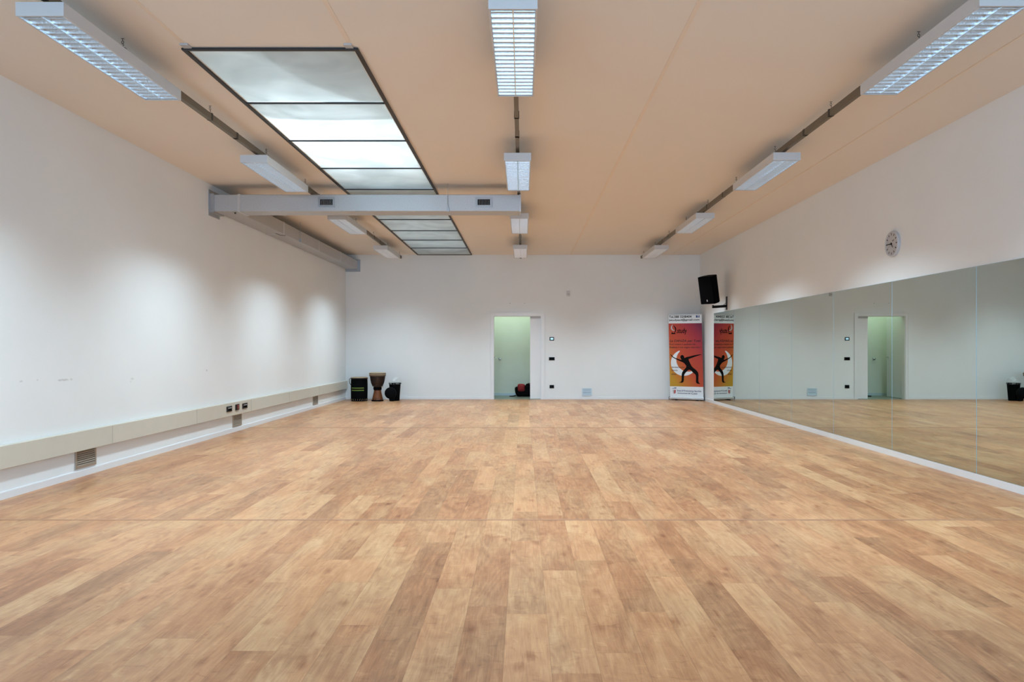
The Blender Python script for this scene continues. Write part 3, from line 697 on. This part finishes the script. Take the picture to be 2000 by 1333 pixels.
hanger(cdt, -1.05+2.2, -.014, ZC-DZ0, .0)
MB().lathe([(0, 0), (.012, 0), (.012, .02), (0, .02)], 10, cap=False).build('drain_plug', M['dark'], cdt, loc=(-4.15+2.2+.1, .08, -.021))
sdt = empty('air_duct', (XL, 14.0, 3.205), 'silver grey air duct running along the left wall to the back corner', 'air duct')
SB = 3.205
m_ = MB()
m_.rbox(.012, .305, 10.336-14, YB-.02-14, 0, DZ1-SB, .006, 1).build('duct_body', M['duct'], sdt)
MB().box(.0, .365, YB-.016-14, YB-14, -.06, DZ1-SB+.03).box(.305, .325, YB-.045-14, YB-.016-14, -.02, DZ1-SB+.02).box(.0, .305, YB-.045-14, YB-.016-14, -.022, -.0).build('wall_flange', M['flange'], sdt)
for y in (12.2, 14.3, 16.0): MB().box(.008, .309, y-14-.02, y-14+.02, -.004, DZ1-SB+.004).build('joint_band', M['tape'], sdt)
hanger(sdt, .318, 13.06-14, ZC-SB, 0)
m_ = MB().tube([(.20, 12.1-14, -.004), (.25, 12.2-14, -.014), (.30, 12.3-14, -.004)], .004, 6).build('cable', M['dark'], sdt)

# ------------------------------------------------------------------ SPEAKER
br = empty('speaker_bracket', (XR, 15.34, 2.22), 'black steel speaker bracket bolted to the right wall above the mirrors', 'bracket')
MB().rbox(-.012, 0, -.045, .045, -.135, .150, .003).build('wall_plate', M['black'], br)
MB().tube([(-.012, 0, -.055), (-.31, -.02, -.075)], .028, 8).build('arm', M['black'], br, smooth=True)
MB().tube([(-.30, -.02, -.10), (-.30, -.02, -.036)], .02, 10).build('pivot', M['black'], br, smooth=True)
MB().tube([(-.01, .0, .02), (-.035, .0, .0), (-.06, .0, -.02), (-.085, .0, -.052)], .004, 6).build('cable', M['black'], br)
sp = empty('loudspeaker', (4.035, 15.34, 2.236), 'black loudspeaker tilted down on a wall bracket in the right back corner', 'loudspeaker')
sp.rotation_euler = (math.radians(13), 0, math.radians(-46)); sp.rotation_mode = 'XYZ'
W2, D2, H2 = .17, .32, .585
m_ = MB(); outline = [(-W2, -.16), (W2, -.16), (W2, .02), (W2*.6, .16), (-W2*.6, .16), (-W2, .02)]
a = [m_.bm.verts.new((x, y, 0)) for x, y in outline]; b = [m_.bm.verts.new((x, y, H2)) for x, y in outline]
m_.bm.faces.new(a[::-1]); m_.bm.faces.new(b)
for i in range(6): m_.bm.faces.new((a[i], a[(i+1) % 6], b[(i+1) % 6], b[i]))
bmesh.ops.bevel(m_.bm, geom=list(m_.bm.edges), offset=.008, segments=2, affect='EDGES')
m_.build('cabinet', M['blackm'], sp)
MB().rbox(-W2+.012, W2-.012, -.168, -.16, .02, H2-.02, .006).build('grille', M['blackm'], sp)
MB().rbox(-.011, .011, -.172, -.168, .055, .095, .002).build('badge', M['alu'], sp)

# ------------------------------------------------------------------ DRUMS
dr = empty('barrel_drum', (-3.92, 17.13, 0), 'black barrel drum with a pale skin and green and yellow stripes', 'drum')
MB().lathe([(0, 0), (.19, 0), (.193, .02), (.195, .12), (.198, .3), (.196, .45), (.193, .545), (0, .545)], 40, cap=False).build('shell', M['blackm'], dr, smooth=True)
MB().lathe([(.196, .545), (.198, .556), (.192, .568), (.15, .573), (0, .574)], 40, cap=False).build('drum_skin', M['skin'], dr, smooth=True)
MB().lathe([(.198, .525), (.203, .53), (.203, .548), (.198, .552)], 40, cap=False).build('hoop', M['black'], dr, smooth=True)
for z, mm in ((.318, 'green'), (.264, 'yellow'), (.25, 'green'), (.309, 'yellow')):
    m_ = MB(); n = 20; z1 = z + (.008 if mm == 'yellow' else .009)
    for k in range(n):
        a0, a1 = -PI/2-.8 + 1.6*k/n, -PI/2-.8 + 1.6*(k+1)/n; r = .2005
        m_.poly([(r*math.cos(a0), r*math.sin(a0), z), (r*math.cos(a1), r*math.sin(a1), z), (r*math.cos(a1), r*math.sin(a1), z1), (r*math.cos(a0), r*math.sin(a0), z1)])
    m_.build('stripe', M[mm], dr, smooth=True)
MB().tube([(-.19, -.03, .54), (-.225, -.03, .53), (-.228, -.03, .44), (-.195, -.03, .385)], .008, 8).build('carry_handle', M['black'], dr, smooth=True)
m_ = MB()
for k in range(24):
    a = 2*PI*k/24; m_.tube([(.197*math.cos(a), .197*math.sin(a), .02), (.199*math.cos(a+.06), .199*math.sin(a+.06), .06)], .003, 5)
m_.build('lacing', M['skin'], dr)

dj = empty('djembe_drum', (-3.476, 17.10, 0), 'carved brown djembe drum with laced ropes standing between two black drums', 'drum')
MB().lathe([(0, 0), (.137, 0), (.138, .02), (.128, .045), (.118, .09), (.104, .15), (.088, .22), (.082, .27), (.082, .29)], 40, cap=False).build('foot', M['woodl'], dj, smooth=True)
MB().lathe([(.139, .0), (.142, .012), (.139, .028), (.133, .032)], 40, cap=False).build('foot_band', M['blackm'], dj, smooth=True)
MB().lathe([(.082, .29), (.09, .33), (.108, .36), (.132, .40), (.150, .45), (.164, .52), (.172, .60), (.175, .64)], 40, cap=False).build('bowl', M['wood'], dj, smooth=True)
MB().lathe([(.084, .262), (.095, .268), (.098, .30), (.097, .33), (.09, .335)], 32, cap=False).build('waist_ring', M['blackm'], dj, smooth=True)
MB().torus((0, 0, .365), (0, 0, 1), .117, .011, 40, 8).build('bottom_hoop', M['rope'], dj, smooth=True)
for z in (.632, .612): pass
MB().lathe([(.178, .595), (.190, .60), (.192, .615), (.197, .655), (.194, .672), (.180, .682), (.15, .684), (0, .684)], 40, cap=False).build('drum_skin', M['skin'], dj, smooth=True)
MB().torus((0, 0, .612), (0, 0, 1), .189, .009, 40, 8).torus((0, 0, .655), (0, 0, 1), .196, .006, 40, 8).build('top_hoop', M['rope'], dj, smooth=True)
def rad(z):
    pr = [(.36, .118), (.40, .136), (.45, .154), (.52, .168), (.60, .178), (.62, .188)]
    for (z0, r0), (z1, r1) in zip(pr, pr[1:]):
        if z <= z1: return r0 + (r1-r0)*(z-z0)/(z1-z0)
    return pr[-1][1]
m_ = MB()
for k in range(26):
    for sgn in (1, -1):
        pts = []
        for j in range(7):
            z = .362 + .25*j/6; a = 2*PI*k/26 + sgn*.035*(j/6)
            pts.append((rad(z)*math.cos(a), rad(z)*math.sin(a), z))
        m_.tube(pts, .0032, 5)
m_.build('rope_lacing', M['rope'], dj, smooth=True)
MB().torus((0, 0, .05), (0, 0, 1), .129, .004, 40, 6).torus((0, 0, .075), (0, 0, 1), .122, .003, 40, 6).build('carved_ring', M['wood'], dj, smooth=True)
MB().tube([(.10, -.05, .36), (.125, -.06, .345), (.14, -.06, .335), (.13, -.07, .325)], .007, 6).build('rope_knot', M['film'] if False else M['skin'], dj, smooth=True)

wb = empty('waste_bin', (-3.08, 17.2, 0), 'black waste bin with a clear plastic liner right of the djembe', 'waste bin')
MB().lathe([(0, 0), (.105, 0), (.108, .01), (.122, .2), (.138, .40), (.148, .405), (.148, .43), (.138, .432), (.13, .40), (.10, .03), (0, .03)], 36, cap=False).build('bucket', M['blackm'], wb, smooth=True)
m_ = MB(); n, rows_ = 36, 7; rn = random.Random(4); ring = []
for j in range(rows_+1):
    v = j/rows_; rr = []
    for k in range(n):
        a = 2*PI*k/n
        r = .151 - .05*v*v + .008*math.sin(5*a+3*v) + .006*math.sin(11*a)
        z = .40 + .12*v*(1 + .45*math.sin(a*1+2.2)) + .010*math.sin(7*a+v*5)*v
        if j == rows_: r *= .55
        rr.append(m_.bm.verts.new((r*math.cos(a), r*math.sin(a), z)))
    ring.append(rr)
for j in range(rows_):
    for k in range(n): m_.bm.faces.new((ring[j][k], ring[j][(k+1) % n], ring[j+1][(k+1) % n], ring[j+1][k]))
m_.build('plastic_liner', M['film'], wb, smooth=True)
pc = empty('drum_bag', (-3.15, 17.0, 0), 'round black drum bag leaning upright against the waste bin', 'bag')
m_ = MB(); t_ = bmesh.new(); bmesh.ops.create_uvsphere(t_, u_segments=32, v_segments=16, radius=1)
for q in t_.verts:
    q.co = Vector((q.co.x*.135, math.copysign(abs(q.co.y)**.6, q.co.y)*.05, q.co.z*.135+.195))
m_.merge(t_); m_.build('bag_body', M['bagblk'], pc, smooth=True)
MB().torus((0, 0, .195), (0, 1, 0), .132, .007, 40, 6).build('piping', M['black'], pc, smooth=True)
blob((.035, .02, .05), (.07, .045, .055), 11, .05).build('bottom_pouch', M['bagblk'], pc, smooth=True)

# ------------------------------------------------------------------ ROLL-UP BANNER
BW, BH, BZ0 = .80, 1.985, .075
pL, pR = Vector((3.60, 17.47)), Vector((4.335, 17.14))
mid_ = (pL+pR)/2; rz = math.atan2(pR.y-pL.y, pR.x-pL.x)
bn = empty('roll_up_banner', (mid_.x-.02, mid_.y, 0), 'orange and red roll-up banner with a dancing silhouette beside the mirrors', 'banner', rz=rz)
LEAN = -.045
def bl(u, z, y=0): return (u + LEAN*(z-.05)/2, y, z)          # the banner leans a little to the left
MB().rbox(-.42, .42, -.05, .055, .02, .075, .012, 2).build('base_cassette', M['alu'], bn)
MB().box(-.425, -.42, -.055, .06, .015, .08).box(.42, .425, -.055, .06, .015, .08).build('end_plate', M['black'], bn)
for x in (-.25, .25): MB().box(x-.02, x+.02, -.09, .09, 0, .02).build('foot', M['black'], bn)
MB().tube([bl(0, .07, .03), bl(0, BZ0+BH, .03)], .010, 8).build('support_pole', M['alu'], bn)
m_ = MB(); m_.box(-BW/2-.005, BW/2+.005, -.008, .03, BZ0+BH-.01, BZ0+BH+.02)
for q in m_.bm.verts: q.co.x += LEAN*(q.co.z-.05)/2
m_.build('top_rail', M['alu'], bn)
def banner_mat():
    m, nt, p = new_mat('banner_print'); L = nt.links.new
    tc = N(nt, 'ShaderNodeTexCoord'); sx = N(nt, 'ShaderNodeSeparateXYZ'); L(tc.outputs['Object'], sx.inputs[0])
    # diagonal: yellow low left -> orange -> red -> purple high right
    a1 = N(nt, 'ShaderNodeMath', operation='MULTIPLY'); L(sx.outputs['X'], a1.inputs[0]); a1.inputs[1].default_value = .55
    a2 = N(nt, 'ShaderNodeMath', operation='MULTIPLY_ADD'); L(sx.outputs['Z'], a2.inputs[0]); a2.inputs[1].default_value = .36; L(a1.outputs[0], a2.inputs[2])
    cr = N(nt, 'ShaderNodeValToRGB'); e = cr.color_ramp.elements
    e[0].position = -.0; e[0].color = (.50, .27, .015, 1); e[1].position = .86; e[1].color = (.13, .0, .045, 1)
    for ps, c in ((.10, (.52, .17, .014, 1)), (.30, (.50, .062, .015, 1)), (.52, (.42, .032, .018, 1)), (.68, (.33, .012, .03, 1))):
        q = e.new(ps); q.color = c
    L(a2.outputs[0], cr.inputs['Fac'])
    # upper and lower white bands
    g1 = N(nt, 'ShaderNodeMath', operation='GREATER_THAN'); L(sx.outputs['Z'], g1.inputs[0]); g1.inputs[1].default_value = 1.862
    g2 = N(nt, 'ShaderNodeMath', operation='LESS_THAN'); L(sx.outputs['Z'], g2.inputs[0]); g2.inputs[1].default_value = .332
    mx = N(nt, 'ShaderNodeMath', operation='MAXIMUM'); L(g1.outputs[0], mx.inputs[0]); L(g2.outputs[0], mx.inputs[1])
    mi = N(nt, 'ShaderNodeMix', data_type='RGBA'); L(mx.outputs[0], mi.inputs['Factor']); L(cr.outputs['Color'], mi.inputs['A']); mi.inputs['B'].default_value = (.76, .79, .82, 1)
    L(mi.outputs['Result'], p.inputs['Base Color']); p.inputs['Roughness'].default_value = .45
    return m
m_ = MB(); m_.box(-BW/2, BW/2, -.003, 0, BZ0, BZ0+BH)
for q in m_.bm.verts: q.co.x += LEAN*(q.co.z-.05)/2
cv = m_.build('canvas', banner_mat(), bn)
# printing: helper from photo coordinates on the banner (about 81 px per metre)
def up(px, py):
    z = .05 + (781.0-py)/80.6
    xl = 1310.0 - 5.0*(781-py)/164
    return ((px-xl)/ (64.3) * BW - BW/2, z)
def pr(name, pts, mm, d=1, parent=cv):
    MB().poly([bl(u, z, -.003-.0008*d) for u, z in pts]).build(name, mm, parent)
def text(name, s, u0, z0, h, wid, mm, d=2, italic=0):
    cu = bpy.data.curves.new(name, 'FONT'); cu.body = s; cu.size = 1; cu.shear = italic; cu.offset = .022
    to = bpy.data.objects.new(name, cu); C.objects.link(to)
    dg = bpy.context.evaluated_depsgraph_get(); dg.update()
    mesh = bpy.data.meshes.new_from_object(to.evaluated_get(dg)); bpy.data.objects.remove(to, do_unlink=True)
    xs_ = [v.co.x for v in mesh.vertices]; x0, x1 = min(xs_), max(xs_)
    for v in mesh.vertices:
        u = u0 + (v.co.x-x0)/(x1-x0)*wid; z = z0 + v.co.y*h/.73
        v.co = Vector(bl(u, z, -.003-.0008*d))
    mesh.materials.clear(); mesh.materials.append(mm)
    o = bpy.data.objects.new(name, mesh); C.objects.link(o); o.parent = cv; return o
def tpx(name, s, x0, x1, yb, hp, mm, italic=0, d=2):
    u0, z = up(x0, yb); u1, _ = up(x1, yb); return text(name, s, u0, z, hp/80.6, u1-u0, mm, d, italic)
tpx('phone_lettering', 'Tel.388 3208404', 1306.5, 1350, 624.0, 4.4, M['ink'])
tpx('email_lettering', 'jstudyasd@gmail.com', 1306.3, 1365.3, 629.8, 3.6, M['ink'])
bx0 = [up(1358.5, 624.2), up(1365.3, 624.2), up(1365.3, 617.0), up(1358.5, 617.0)]
pr('blue_square', bx0, M['blue'], 1)
tpx('letter_f', 'f', 1361.4, 1364.6, 624.2, 6.2, M['white'], 0, 3)
# swirl J logo
def arc(cx, cy, r0, r1, a0, a1, n=20, taper=True):
    o_, i_ = [], []
    for k in range(n+1):
        t = k/n; a = math.radians(a0+(a1-a0)*t); w_ = math.sin(PI*min(1, max(0, t)))**.6 if taper else 1
        o_.append(up(cx+r0*math.cos(a), cy-r0*math.sin(a))); rr = r0-(r0-r1)*max(.08, w_); i_.append(up(cx+rr*math.cos(a), cy-rr*math.sin(a)))
    return o_ + i_[::-1]
pr('logo_crescent', arc(1316.2, 643.0, 6.3, 3.6, 110, 285), M['prgrey'], 1)
pr('logo_stroke', arc(1312.5, 646.8, 8.2, 6.0, 75, -62), M['ink'], 2)
pr('logo_foot', [up(1311, 655.8), up(1319.3, 655.8), up(1319, 653.6), up(1314, 653.6), up(1312.6, 651)], M['ink'], 3)
tpx('study_lettering', '.study', 1321, 1341.5, 653.6, 9.6, M['ink'], .1)
tpx('slogan_lettering', 'La DANZA per Tutti', 1308.2, 1368.2, 671.0, 4.4, M['darkred'], .25)
tpx('subline_lettering', 'Puoi iniziare a qualsiasi età ...', 1308.2, 1362, 677.0, 2.7, M['darkred'])
tpx('subline_lettering', 'Realizza il tuo sogno nascosto !', 1308.2, 1368.5, 683.0, 2.9, M['darkred'])
# crescent moon
oc, r_o, ic, r_i = (1336, 712.0), 25.4, (1344.3, 706.0), 23.0
pts = []
a0, a1 = 110, 318
for k in range(37):
    a = math.radians(a0+(a1-a0)*k/36); pts.append(up(oc[0]+r_o*math.cos(a), oc[1]-r_o*math.sin(a)))
b0, b1 = 298, 135
for k in range(37):
    a = math.radians(b0+(b1-b0)*k/36); pts.append(up(ic[0]+r_i*math.cos(a), ic[1]-r_i*math.sin(a)))
pr('crescent_moon', pts, M['white'], 1)
zp = [(230,65),(275,82),(305,122),(370,158),(500,203),(520,192),(500,172),(487,138),(492,108),(512,88),(540,83),(568,98),(582,130),(588,160),(640,132),(700,122),(850,82),(1000,62),(990,78),(870,112),(740,162),(684,182),(705,240),(752,335),(792,388),(880,452),(932,520),(925,742),(988,782),(866,772),(873,565),(800,512),(735,447),(690,442),(640,492),(582,562),(576,762),(440,757),(525,735),(523,550),(548,478),(636,382),(628,330),(560,265),(500,242),(380,188),(288,136),(262,96)]
for _ in range(2):
    zp = [q for (xa_, ya_), (xb_, yb_) in zip(zp, zp[1:]+zp[:1]) for q in ((.8*xa_+.2*xb_, .8*ya_+.2*yb_), (.2*xa_+.8*xb_, .2*ya_+.8*yb_))]
pr('dancer_silhouette', [up(1290+x/12.5, 690+y/12.5) for x, y in zp], M['ink'], 3)
tpx('small_lettering', 'PROFESSIONALITA\'', 1312.5, 1337.5, 722.2, 2.6, M['darkred'], .1)
tpx('small_lettering', 'DANZA', 1312, 1324, 728.0, 2.6, M['darkred'], .1)
tpx('small_lettering', 'DANZA', 1312, 1322, 735.5, 2.8, M['darkred'])
pr('emblem_arc', [up(1313, 763.2), up(1317, 760.4), up(1322, 759.6), up(1322, 763.2)], M['navy'], 1)
tpx('emblem_lettering', 'ACS', 1315, 1322, 763.0, 2.6, M['white'], .2, 3)
pr('emblem_shield', [up(1314.6, 765.2), up(1317.4, 765.2), up(1317.4, 773), up(1315.6, 771.5)], M['prgrey'], 1)
pr('emblem_shield_red', [up(1317.6, 765.2), up(1321, 765.2), up(1320.4, 771), up(1317.6, 773)], M['prred'], 1)
tpx('footer_lettering', 'Ente di Promozione Sportiva', 1323.6, 1370, 767.8, 2.9, M['navy'])
tpx('footer_lettering', 'riconosciuto dal', 1324, 1349, 772.2, 2.3, M['navy'])
tpx('footer_lettering', 'Coni', 1351, 1362, 773.0, 3.4, M['navy'])
